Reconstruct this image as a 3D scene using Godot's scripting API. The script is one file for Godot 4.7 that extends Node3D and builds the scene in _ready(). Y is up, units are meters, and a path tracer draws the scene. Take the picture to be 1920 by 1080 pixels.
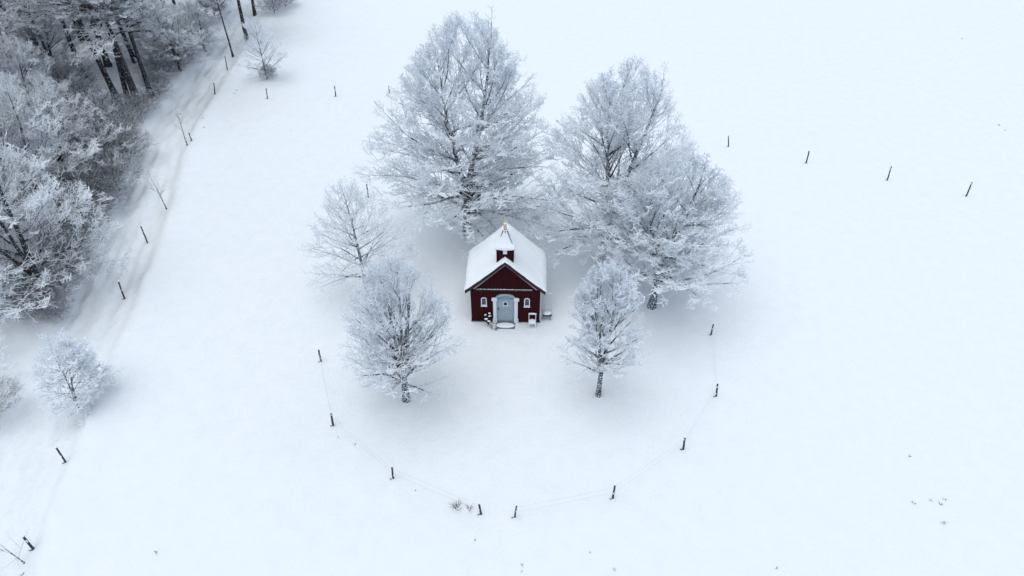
extends Node3D
# A red wooden chapel between rime-covered trees on a snow field, seen from a drone.

# ---------------------------------------------------------------- mesh collector
class MB:
	var v := PackedVector3Array()
	var n := PackedVector3Array()
	var ix := PackedInt32Array()
	func tri(a: Vector3, b: Vector3, c: Vector3) -> void:
		# a, b, c counter-clockwise seen from outside
		var nn := (b - a).cross(c - a).normalized()
		var k := v.size()
		v.append(a); v.append(b); v.append(c)
		n.append(nn); n.append(nn); n.append(nn)
		ix.append(k); ix.append(k + 2); ix.append(k + 1)
	func quad(a: Vector3, b: Vector3, c: Vector3, d: Vector3) -> void:
		tri(a, b, c); tri(a, c, d)
	func box(c: Vector3, s: Vector3, rot := Basis.IDENTITY) -> void:
		var h := s * 0.5
		var p := []
		for i in 8:
			p.append(c + rot * Vector3(h.x * (1 if i & 1 else -1), h.y * (1 if i & 2 else -1), h.z * (1 if i & 4 else -1)))
		quad(p[4], p[5], p[7], p[6]); quad(p[1], p[0], p[2], p[3])
		quad(p[5], p[1], p[3], p[7]); quad(p[0], p[4], p[6], p[2])
		quad(p[6], p[7], p[3], p[2]); quad(p[0], p[1], p[5], p[4])
	func tube(pts: Array, rad: Array, sides: int, cap := true) -> void:
		var m := pts.size()
		if m < 2: return
		var dir: Vector3 = (pts[1] - pts[0]).normalized()
		var u := dir.cross(Vector3(0.31, 0.2, 0.93)).normalized()
		if u.length() < 0.5: u = dir.cross(Vector3.RIGHT).normalized()
		var k := v.size()
		for i in m:
			var d2: Vector3 = (pts[min(i + 1, m - 1)] - pts[max(i - 1, 0)]).normalized()
			u = (u - d2 * u.dot(d2)).normalized()
			var w := d2.cross(u)
			for j in sides:
				var a := TAU * j / sides
				var o := u * cos(a) + w * sin(a)
				v.append(pts[i] + o * rad[i]); n.append(o)
		for i in m - 1:
			for j in sides:
				var a0 := k + i * sides + j
				var b0 := k + i * sides + (j + 1) % sides
				var c0 := b0 + sides
				var d0 := a0 + sides
				ix.append(a0); ix.append(c0); ix.append(b0)
				ix.append(a0); ix.append(d0); ix.append(c0)
		if cap and rad[m - 1] > 0.004:
			var e := v.size()
			v.append(pts[m - 1]); n.append((pts[m - 1] - pts[m - 2]).normalized())
			for j in sides:
				var a0 := k + (m - 1) * sides + j
				var b0 := k + (m - 1) * sides + (j + 1) % sides
				ix.append(a0); ix.append(e); ix.append(b0)
	func ridge(p0: Vector3, p1: Vector3, r0: float, r1: float, h0: float, h1: float, drop := 0.0) -> void:
		# a strip of snow lying along the top of one stretch of a branch
		var d := p1 - p0
		var s := d.cross(Vector3.UP)
		if s.length() < 1e-5: return
		s = s.normalized()
		var u := s.cross(d).normalized()
		if u.y < 0: u = -u
		var k := v.size()
		var w := u * drop
		v.append(p0 - s * r0 - w); n.append((u * 0.5 - s).normalized())
		v.append(p0 + u * (r0 * 0.6 + h0)); n.append(u)
		v.append(p0 + s * r0 - w); n.append((u * 0.5 + s).normalized())
		v.append(p1 - s * r1 - w); n.append((u * 0.5 - s).normalized())
		v.append(p1 + u * (r1 * 0.6 + h1)); n.append(u)
		v.append(p1 + s * r1 - w); n.append((u * 0.5 + s).normalized())
		for t in [[0, 3, 4], [0, 4, 1], [1, 4, 5], [1, 5, 2]]:
			ix.append(k + t[0]); ix.append(k + t[1]); ix.append(k + t[2])
	func blob(c: Vector3, s: Vector3, rng: RandomNumberGenerator, rough := 0.18, rings := 5, segs := 8) -> void:
		var k := v.size()
		for i in rings + 1:
			var ph := PI * i / rings
			for j in segs:
				var th := TAU * j / segs
				var o := Vector3(sin(ph) * cos(th), cos(ph), sin(ph) * sin(th))
				var f := 1.0 if (i == 0 or i == rings) else 1.0 + rng.randf_range(-rough, rough)
				v.append(c + o * s * f); n.append((o / s).normalized())
		for i in rings:
			for j in segs:
				var a0 := k + i * segs + j
				var b0 := k + i * segs + (j + 1) % segs
				ix.append(a0); ix.append(b0 + segs); ix.append(b0)
				ix.append(a0); ix.append(a0 + segs); ix.append(b0 + segs)
	func extrude(poly: Array, z0: float, z1: float) -> void:
		# poly counter-clockwise in XY seen from +Z, z1 > z0
		var t := Geometry2D.triangulate_polygon(PackedVector2Array(poly))
		for i in range(0, t.size(), 3):
			var a: Vector2 = poly[t[i]]; var b: Vector2 = poly[t[i + 1]]; var c: Vector2 = poly[t[i + 2]]
			if (b - a).cross(c - a) < 0:
				var q := b; b = c; c = q
			tri(Vector3(a.x, a.y, z1), Vector3(b.x, b.y, z1), Vector3(c.x, c.y, z1))
			tri(Vector3(a.x, a.y, z0), Vector3(c.x, c.y, z0), Vector3(b.x, b.y, z0))
		for i in poly.size():
			var a: Vector2 = poly[i]; var b: Vector2 = poly[(i + 1) % poly.size()]
			quad(Vector3(a.x, a.y, z1), Vector3(a.x, a.y, z0), Vector3(b.x, b.y, z0), Vector3(b.x, b.y, z1))
	func lathe(prof: Array, segs: int, c := Vector3.ZERO, turn := 0.0, flat := false) -> void:
		for i in prof.size() - 1:
			var a: Vector2 = prof[i]; var b: Vector2 = prof[i + 1]
			for j in segs:
				var t0 := turn + TAU * j / segs
				var t1 := turn + TAU * (j + 1) / segs
				var p0 := c + Vector3(sin(t0) * a.x, a.y, cos(t0) * a.x)
				var p1 := c + Vector3(sin(t1) * a.x, a.y, cos(t1) * a.x)
				var p2 := c + Vector3(sin(t1) * b.x, b.y, cos(t1) * b.x)
				var p3 := c + Vector3(sin(t0) * b.x, b.y, cos(t0) * b.x)
				if flat:
					if a.x > 1e-4: tri(p0, p1, p2)
					if b.x > 1e-4: tri(p0, p2, p3)
				else:
					var sl := Vector2(b.y - a.y, a.x - b.x).normalized()
					var n0 := Vector3(sin(t0) * sl.x, sl.y, cos(t0) * sl.x)
					var n1 := Vector3(sin(t1) * sl.x, sl.y, cos(t1) * sl.x)
					var k := v.size()
					v.append(p0); v.append(p1); v.append(p2); v.append(p3)
					n.append(n0); n.append(n1); n.append(n1); n.append(n0)
					ix.append(k); ix.append(k + 2); ix.append(k + 1)
					ix.append(k); ix.append(k + 3); ix.append(k + 2)
	func put(o: MB, t: Transform3D) -> void:
		var k := v.size()
		v.append_array(t * o.v)
		n.append_array(Transform3D(t.basis.orthonormalized(), Vector3.ZERO) * o.n)
		for i in o.ix: ix.append(i + k)
	func arrays() -> Array:
		var a := []
		a.resize(Mesh.ARRAY_MAX)
		a[Mesh.ARRAY_VERTEX] = v; a[Mesh.ARRAY_NORMAL] = n; a[Mesh.ARRAY_INDEX] = ix
		return a
	func mesh(m: Material, into: ArrayMesh = null) -> ArrayMesh:
		var am := into if into else ArrayMesh.new()
		am.add_surface_from_arrays(Mesh.PRIMITIVE_TRIANGLES, arrays())
		am.surface_set_material(am.get_surface_count() - 1, m)
		return am

var M := {}
var used := {}
var rolling := FastNoiseLite.new()
var ripple := FastNoiseLite.new()
var grain := FastNoiseLite.new()
var rime := FastNoiseLite.new()
var track: Array[Vector2] = []
var sprays := {}

# ---------------------------------------------------------------- camera numbers
const EYE := Vector3(0, 30.5, 0)
const PITCH := 39.0
const FOCAL := 1297.0     # photograph pixels

func spot(px: float, py: float) -> Vector3:
	# a pixel of the photograph as a point on the snow
	var u := (px - 960.0) / FOCAL
	var w := (540.0 - py) / FOCAL
	var s := sin(deg_to_rad(PITCH)); var c := cos(deg_to_rad(PITCH))
	var d := Vector3(u, -s + w * c, -c - w * s)
	var t := -EYE.y / d.y
	var p := EYE + d * t
	return Vector3(p.x, ground_height(p.x, p.z), p.z)

# ---------------------------------------------------------------- scene helpers
func numbered(called: String) -> String:
	if not used.has(called):
		used[called] = 0
		return called
	used[called] += 1
	return "%s_%03d" % [called, used[called]]

func tag(o: Node3D, label: String, category: String, group := "") -> Node3D:
	o.set_meta("label", label); o.set_meta("category", category)
	if group != "": o.set_meta("group", group)
	return o

func thing(called: String, label: String, category: String, at: Vector3, group := "", turn := 0.0) -> Node3D:
	var o := Node3D.new()
	o.name = numbered(called)
	add_child(o)
	o.position = at
	o.rotation.y = turn
	return tag(o, label, category, group)

func part(called: String, mb: MB, m: Material, parent: Node) -> MeshInstance3D:
	var o := MeshInstance3D.new()
	o.mesh = mb.mesh(m)
	o.name = called
	parent.add_child(o, true)
	return o

func instance(called: String, mesh: Mesh, parent: Node) -> MeshInstance3D:
	var o := MeshInstance3D.new()
	o.mesh = mesh
	o.name = called
	parent.add_child(o, true)
	return o

func plain(lin: Color, rough: float) -> StandardMaterial3D:
	var m := StandardMaterial3D.new()
	m.albedo_color = lin.linear_to_srgb()
	m.roughness = rough
	m.cull_mode = BaseMaterial3D.CULL_DISABLED
	return m

func noise_tex(freq: float, ramp: Array, sd: int, size := 512, normal := false, bump := 4.0, octaves := 4) -> NoiseTexture2D:
	var f := FastNoiseLite.new()
	f.seed = sd; f.frequency = freq; f.fractal_octaves = octaves
	var t := NoiseTexture2D.new()
	t.width = size; t.height = size; t.seamless = true; t.noise = f
	if normal:
		t.as_normal_map = true; t.bump_strength = bump
	elif ramp.size():
		var g := Gradient.new()
		var offs := PackedFloat32Array(); var cols := PackedColorArray()
		for r in ramp:
			offs.append(r[0]); cols.append((r[1] as Color).linear_to_srgb())
		g.offsets = offs; g.colors = cols
		t.color_ramp = g
	return t

func textured(ramp: Array, freq: float, tile: float, rough: float, sd: int, bump := 0.0, bfreq := 0.05, stretch := Vector3.ONE) -> StandardMaterial3D:
	var m := plain(Color(1, 1, 1), rough)
	m.albedo_texture = noise_tex(freq, ramp, sd)
	m.uv1_triplanar = true
	m.uv1_world_triplanar = true
	m.uv1_scale = stretch / tile
	if bump > 0:
		m.normal_enabled = true
		m.normal_texture = noise_tex(bfreq, [], sd + 7, 512, true, bump)
	return m

func make_materials() -> void:
	var snow_a := Color(0.775, 0.79, 0.81)
	M.ground = textured([[0.0, Color(0.755, 0.772, 0.795)], [0.5, snow_a], [1.0, Color(0.79, 0.803, 0.82)]], 0.012, 9.0, 0.9, 11, 1.2, 0.06)
	M.road = textured([[0.0, Color(0.735, 0.757, 0.785)], [0.45, Color(0.765, 0.782, 0.805)], [1.0, Color(0.785, 0.80, 0.818)]], 0.02, 5.0, 0.9, 12, 2.0, 0.05)
	M.snow = plain(Color(0.83, 0.845, 0.865), 0.9)
	M.rime = plain(Color(0.935, 0.95, 0.97), 0.85)
	M.rime.backlight_enabled = true
	M.rime.backlight = Color(0.80, 0.83, 0.86).linear_to_srgb()
	M.fine_twig = plain(Color(0.55, 0.585, 0.62), 0.9)
	M.twig = plain(Color(0.045, 0.046, 0.056), 0.9)
	M.bark = textured([[0.0, Color(0.012, 0.011, 0.013)], [0.56, Color(0.035, 0.031, 0.032)], [0.60, Color(0.62, 0.68, 0.75)], [1.0, Color(0.80, 0.86, 0.92)]], 0.022, 1.5, 0.95, 21, 4.0, 0.06)
	M.forest_bark = textured([[0.0, Color(0.010, 0.009, 0.009)], [0.73, Color(0.032, 0.029, 0.029)], [0.76, Color(0.5, 0.56, 0.63)], [1.0, Color(0.78, 0.84, 0.90)]], 0.02, 2.0, 0.95, 23, 4.0, 0.06)
	M.post = textured([[0.0, Color(0.03, 0.03, 0.034)], [0.60, Color(0.07, 0.068, 0.072)], [0.66, Color(0.6, 0.66, 0.72)], [1.0, Color(0.8, 0.86, 0.92)]], 0.03, 0.9, 0.95, 25, 2.0, 0.06)
	M.red = textured([[0.0, Color(0.030, 0.0055, 0.0068)], [0.5, Color(0.040, 0.0078, 0.0100)], [1.0, Color(0.060, 0.0115, 0.0125)]], 0.03, 1.0, 0.8, 31, 1.5, 0.08, Vector3(3, 0.5, 3))
	M.red2 = textured([[0.0, Color(0.030, 0.006, 0.008)], [0.5, Color(0.034, 0.0074, 0.0095)], [1.0, Color(0.050, 0.0105, 0.0115)]], 0.03, 1.0, 0.8, 33, 1.5, 0.08, Vector3(3, 0.5, 3))
	for m in [M.red, M.red2]: m.metallic_specular = 0.15
	M.dark_red = plain(Color(0.030, 0.010, 0.013), 0.8)
	M.trim = plain(Color(0.42, 0.40, 0.45), 0.7)
	M.white = textured([[0.0, Color(0.62, 0.65, 0.68)], [0.5, Color(0.74, 0.76, 0.78)], [1.0, Color(0.78, 0.80, 0.82)]], 0.05, 1.0, 0.6, 35)
	M.door = textured([[0.0, Color(0.28, 0.36, 0.385)], [0.5, Color(0.335, 0.42, 0.45)], [1.0, Color(0.37, 0.455, 0.48)]], 0.04, 0.9, 0.6, 37)
	M.glass = plain(Color(0.008, 0.012, 0.018), 0.08)
	M.metal = plain(Color(0.035, 0.04, 0.05), 0.45)
	M.stone = plain(Color(0.16, 0.17, 0.18), 0.9)
	M.gold = plain(Color(0.70, 0.52, 0.24), 0.4)
	M.gold.metallic = 0.5
	M.leaf = plain(Color(0.020, 0.032, 0.018), 0.7)
	M.straw = plain(Color(0.12, 0.11, 0.105), 0.95)
	M.wire = plain(Color(0.55, 0.60, 0.66), 0.8)
	M.grey_wood = plain(Color(0.30, 0.32, 0.36), 0.9)
	M.dark_wood = plain(Color(0.045, 0.042, 0.046), 0.9)

# ---------------------------------------------------------------- ground
func track_at(x: float, z: float) -> Vector2:
	# x: signed distance from the track's middle (positive towards the field), y: length along it
	var best := 1e9; var side := 1.0; var along := 0.0; var run := 0.0
	var p := Vector2(x, z)
	for i in track.size() - 1:
		var a := track[i]; var b := track[i + 1]
		var d := b - a
		var l := d.length()
		var t: float = clamp((p - a).dot(d) / (l * l), 0.0, 1.0)
		var q := a + d * t
		var e := p.distance_to(q)
		if e < best:
			best = e; side = signf(d.cross(p - a)); along = run + t * l
		run += l
	return Vector2(best * side, along)

func rut(x: float, z: float, ax: float, az: float, bx: float, bz: float, half: float, deep: float) -> float:
	var p := Vector2(x, z); var a := Vector2(ax, az); var d := Vector2(bx, bz) - a
	var t: float = clamp((p - a).dot(d) / d.length_squared(), 0.0, 1.0)
	var e := p.distance_to(a + d * t)
	return -deep * smoothstep(half, 0.0, e)

func ground_height(x: float, z: float) -> float:
	var near: float = smoothstep(5.0, 12.0, Vector2(x + 0.4, z + 35.5).length())
	var y := rolling.get_noise_2d(x, z) * 0.35 * near
	y += ripple.get_noise_2d(x, z) * 0.085 * (0.4 + 0.6 * near)
	y += grain.get_noise_2d(x * 0.55 + z * 0.3, z * 1.5 - x * 0.8) * 0.022
	if x < -14.0 and x > -70.0 and z > -130.0 and z < 5.0:
		var q := track_at(x, z)
		var e := q.x
		y -= 0.42 * smoothstep(2.9, 1.6, abs(e))
		y += 0.24 * smoothstep(1.3, 2.7, e) * smoothstep(5.0, 2.9, e)
		var on: float = smoothstep(3.2, 1.8, abs(e))
		y += on * grain.get_noise_2d(e * 2.2, q.y * 0.28) * 0.24
		y += smoothstep(7.0, 2.0, abs(e)) * grain.get_noise_2d(x * 1.3 + 50.0, z * 1.3) * 0.10
		y -= on * 0.13 * (smoothstep(0.35, 0.1, abs(e - 0.75)) + smoothstep(0.35, 0.1, abs(e + 0.75)))
	if z > -20.0 and abs(x) < 8.0:
		y += rut(x, z, -1.45, -16.2, -1.35, -2.0, 0.22, 0.035)
		y += rut(x, z, 0.07, -16.0, -0.05, -2.0, 0.22, 0.03)
	return y

func build_ground() -> void:
	rolling.seed = 3; rolling.frequency = 0.022; rolling.fractal_octaves = 2
	ripple.seed = 4; ripple.frequency = 0.16; ripple.fractal_octaves = 3
	grain.seed = 5; grain.frequency = 0.5; grain.fractal_octaves = 3
	rime.seed = 6; rime.frequency = 0.35; rime.fractal_octaves = 2
	for p in [[-60, 1180], [-20, 1010], [40, 880], [100, 750], [168, 610], [222, 490], [265, 375], [308, 260], [352, 190], [402, 120], [440, 60], [470, 0], [500, -80]]:
		var w := spot(p[0], p[1])
		track.append(Vector2(w.x, w.z))
	var xs: Array[float] = []; var zs: Array[float] = []
	for a in [-900.0, -500.0, -300.0, -200.0, -150.0, -120.0, -100.0, -85.0, -75.0, -68.0, -62.0]: xs.append(a)
	var x := -58.0
	while x < 52.0:
		xs.append(x)
		x += 0.28 if x < -14.0 else 0.4
	for a in [52.0, 54.0, 58.0, 64.0, 72.0, 85.0, 100.0, 120.0, 150.0, 200.0, 300.0, 500.0, 900.0]: xs.append(a)
	for a in [-900.0, -500.0, -300.0, -220.0, -180.0, -155.0, -140.0, -130.0, -122.0]: zs.append(a)
	var z := -118.0
	while z < -4.0:
		zs.append(z)
		z += 0.45 if z < -70.0 else 0.33
	for a in [-4.0, -2.0, 2.0, 8.0, 16.0, 30.0, 60.0, 120.0, 300.0, 900.0]: zs.append(a)
	var nx := xs.size(); var nz := zs.size()
	var v := PackedVector3Array(); var n := PackedVector3Array()
	v.resize(nx * nz); n.resize(nx * nz)
	for j in nz:
		for i in nx:
			v[j * nx + i] = Vector3(xs[i], ground_height(xs[i], zs[j]), zs[j])
	for j in nz:
		for i in nx:
			var a := v[j * nx + max(i - 1, 0)]; var b := v[j * nx + min(i + 1, nx - 1)]
			var c := v[max(j - 1, 0) * nx + i]; var d := v[min(j + 1, nz - 1) * nx + i]
			n[j * nx + i] = (d - c).cross(b - a).normalized()
	var gi := PackedInt32Array(); var ri := PackedInt32Array()
	for j in nz - 1:
		for i in nx - 1:
			var k := j * nx + i
			var onroad := false
			if xs[i] < -14.0 and xs[i] > -58.0 and zs[j] < -4.0 and zs[j] > -118.0:
				onroad = abs(track_at(xs[i] + 0.14, zs[j] + 0.16).x) < 2.3
			var t := ri if onroad else gi
			t.append(k); t.append(k + 1); t.append(k + nx + 1)
			t.append(k); t.append(k + nx + 1); t.append(k + nx)
			if onroad: ri = t
			else: gi = t
	for s in [["ground", gi, M.ground], ["road", ri, M.road]]:
		var arr := []
		arr.resize(Mesh.ARRAY_MAX)
		arr[Mesh.ARRAY_VERTEX] = v; arr[Mesh.ARRAY_NORMAL] = n; arr[Mesh.ARRAY_INDEX] = s[1]
		var am := ArrayMesh.new()
		am.add_surface_from_arrays(Mesh.PRIMITIVE_TRIANGLES, arr)
		am.surface_set_material(0, s[2])
		var o := instance(s[0], am, self)
		o.set_meta("kind", "structure")
		if s[0] == "ground":
			tag(o, "smooth snow covering the field round the chapel", "ground")
		else:
			tag(o, "snow covered track with ruts running along the woodland edge", "road")

# ---------------------------------------------------------------- trees
func make_spray(sd: int, wide: Array, chance: float, drop: float) -> Array:
	var heavy: bool = wide[1] > 0.04
	# a branchlet one metre long with alternate twigs; wood below, rime along the upper side
	var rng := RandomNumberGenerator.new()
	rng.seed = sd
	var wood := MB.new(); var ice := MB.new()
	var stem := []; var rad := []
	for i in 4:
		var t := i / 3.0
		stem.append(Vector3(t, 0.10 * sin(t * 2.0) + rng.randf_range(-0.05, 0.05), rng.randf_range(-0.09, 0.09)))
		rad.append(lerpf(0.012, 0.005, t))
	wood.tube(stem, rad, 3, false)
	# kind 0: thin rime as on the woodland trees, 1: full rime, 2: loaded with snow
	for i in 3:
		var w := rng.randf_range(wide[0], wide[1])
		ice.ridge(stem[i], stem[i + 1], w, w * 0.85, w * 0.9, w * 0.8, drop)
	var count := 8
	for i in count:
		var t := 0.08 + 0.90 * i / (count - 1)
		var f := t * 3.0
		var i0: int = min(int(f), 2)
		var p: Vector3 = (stem[i0] as Vector3).lerp(stem[i0 + 1], f - i0)
		var sgn := 1.0 if i % 2 == 0 else -1.0
		var yaw := sgn * deg_to_rad(rng.randf_range(30, 88))
		var d := Vector3(cos(yaw), rng.randf_range(-0.55, 0.75), sin(yaw)).normalized()
		var l := lerpf(0.58, 0.26, t) * rng.randf_range(0.6, 1.3)
		var tip := p + d * l + Vector3(rng.randf_range(-0.08, 0.08), rng.randf_range(-0.09, 0.09), rng.randf_range(-0.08, 0.08))
		wood.tube([p, tip], [0.008, 0.0], 3, false)
		if rng.randf() < chance:
			var w := rng.randf_range(wide[0], wide[1]) * 0.9
			if heavy:
				var mid := p.lerp(tip, 0.5) + Vector3(rng.randf_range(-0.05, 0.05), rng.randf_range(-0.04, 0.05), rng.randf_range(-0.05, 0.05))
				ice.ridge(p, mid, w * 0.9, w, w * 0.9, w, drop)
				ice.ridge(mid, tip, w, w * 0.6, w, w * 0.5, drop)
			else:
				ice.ridge(p, tip, w, w * 0.7, w, w * 0.6, drop)
		for q in 2:
			var at := p.lerp(tip, rng.randf_range(0.4, 0.85))
			var e := (d.rotated(Vector3.UP, (1 if q % 2 else -1) * rng.randf_range(0.6, 1.3)) + Vector3(0, rng.randf_range(-0.4, 0.6), 0)).normalized()
			var c := at + e * rng.randf_range(0.12, 0.26)
			if rng.randf() < chance * 0.85:
				var w := rng.randf_range(wide[0], wide[1]) * 0.65
				ice.ridge(at, c, w, w * 0.7, w, w * 0.6)
			else:
				wood.tube([at, c], [0.009, 0.0], 3, false)
	return [wood, ice]

func envelope(o: Dictionary, p: Vector3) -> float:
	# how far out of the crown a point lies: above 1 is outside
	var h0: float = o.low; var top: float = o.height
	var t := (p.y - h0) / (top - h0)
	if t >= 1.0: return 2.0
	var c := Vector2(o.lean.x, o.lean.y) * p.y
	var r := Vector2(p.x - c.x, p.z - c.y)
	var prof := 0.0
	if t <= 0.0: prof = 0.55
	else: prof = maxf(pow(sin(PI * pow(lerpf(0.10, 1.0, t), o.belly)), o.full), 0.04)
	var az := r.angle()
	var wob: float = 1.0 + o.uneven * rime.get_noise_3d(cos(az) * 4.0 + o.seed, p.y * 0.8, sin(az) * 4.0)
	return r.length() / (o.radius * prof * wob)

func grow(o: Dictionary, rng: RandomNumberGenerator, p: Vector3, d: Vector3, most: float, seg: float, bend: float, wander: float, lim: float) -> Array:
	var pts := [p]
	var run := 0.0
	while run < most:
		d = (d + Vector3(rng.randf_range(-1, 1), rng.randf_range(-0.7, 0.7), rng.randf_range(-1, 1)) * wander + Vector3(0, bend * seg, 0)).normalized()
		p = p + d * seg
		if p.y < 0.25: break
		if envelope(o, p) > lim: break
		pts.append(p)
		run += seg
	return pts

func taper(n: int, r0: float, r1: float) -> Array:
	var r := []
	for i in n: r.append(lerpf(r0, r1, pow(i / float(max(n - 1, 1)), 0.8)))
	return r

func add_spray(o: Dictionary, rng: RandomNumberGenerator, out: Array, p: Vector3, d: Vector3, s: float) -> void:
	var x := d.normalized()
	var side := x.cross(Vector3.UP)
	if side.length() < 0.05: side = Vector3(1, 0, 0).rotated(Vector3.UP, rng.randf() * TAU)
	side = side.normalized()
	var y := side.cross(x).normalized()
	if y.y < 0: y = -y
	var z := x.cross(y)
	var b := Basis(x, y, z).rotated(x, rng.randf_range(-0.7, 0.7)).scaled_local(Vector3.ONE * s)
	var noise := rime.get_noise_3d(p.x * 1.3 + o.seed * 3.0, p.y * 1.3, p.z * 1.3)
	var t: float = p.y / o.height
	var heavy: bool = noise * 0.9 + 0.5 + rng.randf_range(-0.18, 0.18) + (t - 0.5) * 0.3 < o.heavy
	var kind: int = (3 + rng.randi() % 2) if heavy else ((o.bare + rng.randi() % 2) if o.thin else (9 + rng.randi() % 2 if rng.randf() < o.fine + (t - 0.5) * 0.9 else rng.randi() % 3))
	(out[kind] as Array).append(Transform3D(b, p))

func make_tree(called: String, label: String, category: String, at: Vector3, o: Dictionary, group := "") -> Node3D:
	var def := {"seed": 1, "height": 10.0, "radius": 4.0, "low": 1.0, "belly": 0.75, "full": 0.65, "lean": Vector2.ZERO, "limbs": 22, "trunk": 0.2,
		"first": 1.2, "up_low": 10.0, "up_high": 60.0, "bend": 0.03, "heavy": 0.35, "dense": 1.0, "spray": 0.85, "stems": 1, "fork": 0.35, "bark": "bark", "twiggy": 0.15, "rise": 1.1, "thin": false, "bare": 5, "fine": 0.3, "uneven": 0.22, "droop": 0.03}
	for k in o: def[k] = o[k]
	o = def
	var rng := RandomNumberGenerator.new()
	rng.seed = o.seed * 7919 + 13
	var root := thing(called, label, category, at, group)
	var out := [[], [], [], [], [], [], [], [], [], [], []]
	# trunk and leaders
	var stems := []
	for s in o.stems:
		var pts := []
		var bearing: float = TAU * s / o.stems + rng.randf_range(-0.4, 0.4)
		var spread: float = 0.0 if o.stems == 1 else o.radius * 0.30
		var hs: float = o.height * (0.97 if s == 0 else rng.randf_range(0.72, 0.93))
		var n := 14
		var w := Vector2.ZERO
		for i in n + 1:
			var t := i / float(n)
			w += Vector2(rng.randf_range(-1, 1), rng.randf_range(-1, 1)) * 0.007 * o.height
			var sp: float = spread * smoothstep(o.fork * 0.3, 1.0, t)
			var y := hs * t
			pts.append(Vector3(o.lean.x * y + w.x * t + cos(bearing) * sp, y - (0.25 if i == 0 else 0.0), o.lean.y * y + w.y * t + sin(bearing) * sp))
		stems.append(pts)
	var tm := MB.new()
	for s in stems.size():
		var r := []
		for i in stems[s].size():
			var t: float = i / float(stems[s].size() - 1)
			r.append(o.trunk * (1.0 if s == 0 else 0.72) * pow(1.0 - t * 0.97, 0.85) * (1.0 + 0.45 * exp(-t * 30.0)))
		tm.tube(stems[s], r, 8)
	part("trunk", tm, M[o.bark], root)
	# limbs
	var az := rng.randf() * TAU
	var count: int = o.limbs
	for l in count:
		var t := (l + rng.randf() * 0.8) / count
		var pts: Array = stems[l % stems.size()]
		var top: float = pts[-1].y
		var hy: float = lerpf(o.first, top * 0.97, pow(t, o.rise))
		var f: float = clamp(hy / top, 0.0, 0.999) * (pts.size() - 1)
		var i0 := int(f)
		var p: Vector3 = (pts[i0] as Vector3).lerp(pts[i0 + 1], f - i0)
		az += 2.399 + rng.randf_range(-0.35, 0.35)
		var dir2 := Vector2(cos(az), sin(az))
		if stems.size() > 1 and rng.randf() < 0.7 * (1.0 - t):
			var outw := Vector2(p.x, p.z).normalized()
			dir2 = (dir2 + outw * 0.9).normalized()
		var el := deg_to_rad(lerpf(o.up_low, o.up_high, pow(t, 0.9)) + rng.randf_range(-10, 10))
		var d := Vector3(dir2.x * cos(el), sin(el), dir2.y * cos(el))
		var seg := 0.42
		var limb := grow(o, rng, p, d, o.radius * 2.2, seg, lerpf(-o.droop, o.bend, minf(t * 2.0, 1.0)), 0.11, 1.0)
		if limb.size() < 3: continue
		var mb := MB.new(); var fine := MB.new(); var sn := MB.new()
		var r0: float = o.trunk * lerpf(0.42, 0.16, t) * clampf(limb.size() * seg / o.radius, 0.35, 1.2)
		var lr := taper(limb.size(), r0, 0.012)
		mb.tube(limb, lr, 5)
		cover(sn, rng, limb, lr, 0.70, 1.2)
		for q in range(2, limb.size()):
			if rng.randf() < 0.20 * o.dense:
				add_spray(o, rng, out, limb[q], Vector3(rng.randf_range(-1, 1), rng.randf_range(0.0, 0.8), rng.randf_range(-1, 1)), o.spray * rng.randf_range(0.5, 0.9))
		# side branches
		var step := 1 if o.dense > 0.8 else 2
		var i := maxi(1, int(limb.size() * 0.16))
		while i < limb.size():
			var u := i / float(limb.size() - 1)
			var ld: Vector3 = (limb[min(i + 1, limb.size() - 1)] - limb[i - 1]).normalized()
			for sgn in [-1.0, 1.0]:
				if rng.randf() > (0.82 if o.thin else 0.74): continue
				var bd := ld.rotated(Vector3.UP, sgn * deg_to_rad(rng.randf_range(32, 70)))
				bd = (bd + Vector3(0, rng.randf_range(-0.28, 0.42), 0)).normalized()
				var bl: float = lerpf(0.55, 0.25, u) * limb.size() * seg * rng.randf_range(0.5, 1.0) * 0.8 + 0.35
				var br := grow(o, rng, limb[i], bd, minf(bl, 3.4), 0.34, o.bend * 0.8, 0.17, 1.04)
				if br.size() < 2: continue
				var rr := taper(br.size(), clampf(lr[i] * 0.5, 0.012, 0.05), 0.008)
				fine.tube(br, rr, 3, false)
				cover(sn, rng, br, rr, 0.75 if o.thin else 0.93, 1.0, 0.0 if o.thin else 0.7)
				for q in range(1, br.size()):
					if rng.randf() > o.twiggy * o.dense: continue
					var sd: Vector3 = (br[q] - br[q - 1]).normalized()
					var dv := sd.rotated(Vector3.UP, rng.randf_range(-1.5, 1.5)) + Vector3(0, rng.randf_range(-0.5, 0.6), 0)
					add_spray(o, rng, out, br[q], dv, o.spray * rng.randf_range(0.6, 1.15))
				var ed: Vector3 = br[-1] - br[-2]
				add_spray(o, rng, out, br[-1], ed, o.spray * rng.randf_range(0.6, 1.0))
			i += step
		add_spray(o, rng, out, limb[-1], limb[-1] - limb[-2], o.spray)
		var lp := part("limb", mb, M.twig, root)
		if fine.v.size(): fine.mesh(M.twig if o.thin else M.fine_twig, lp.mesh)
		part("snow", sn, M.rime, lp).set_meta("kind", "stuff")
	for s in stems:
		add_spray(o, rng, out, s[-1], Vector3(rng.randf_range(-0.2, 0.2), 1, rng.randf_range(-0.2, 0.2)), o.spray)
		add_spray(o, rng, out, s[-2], Vector3(rng.randf_range(-0.6, 0.6), 1, rng.randf_range(-0.6, 0.6)), o.spray)
	var wood := MB.new(); var ice := MB.new()
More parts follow.
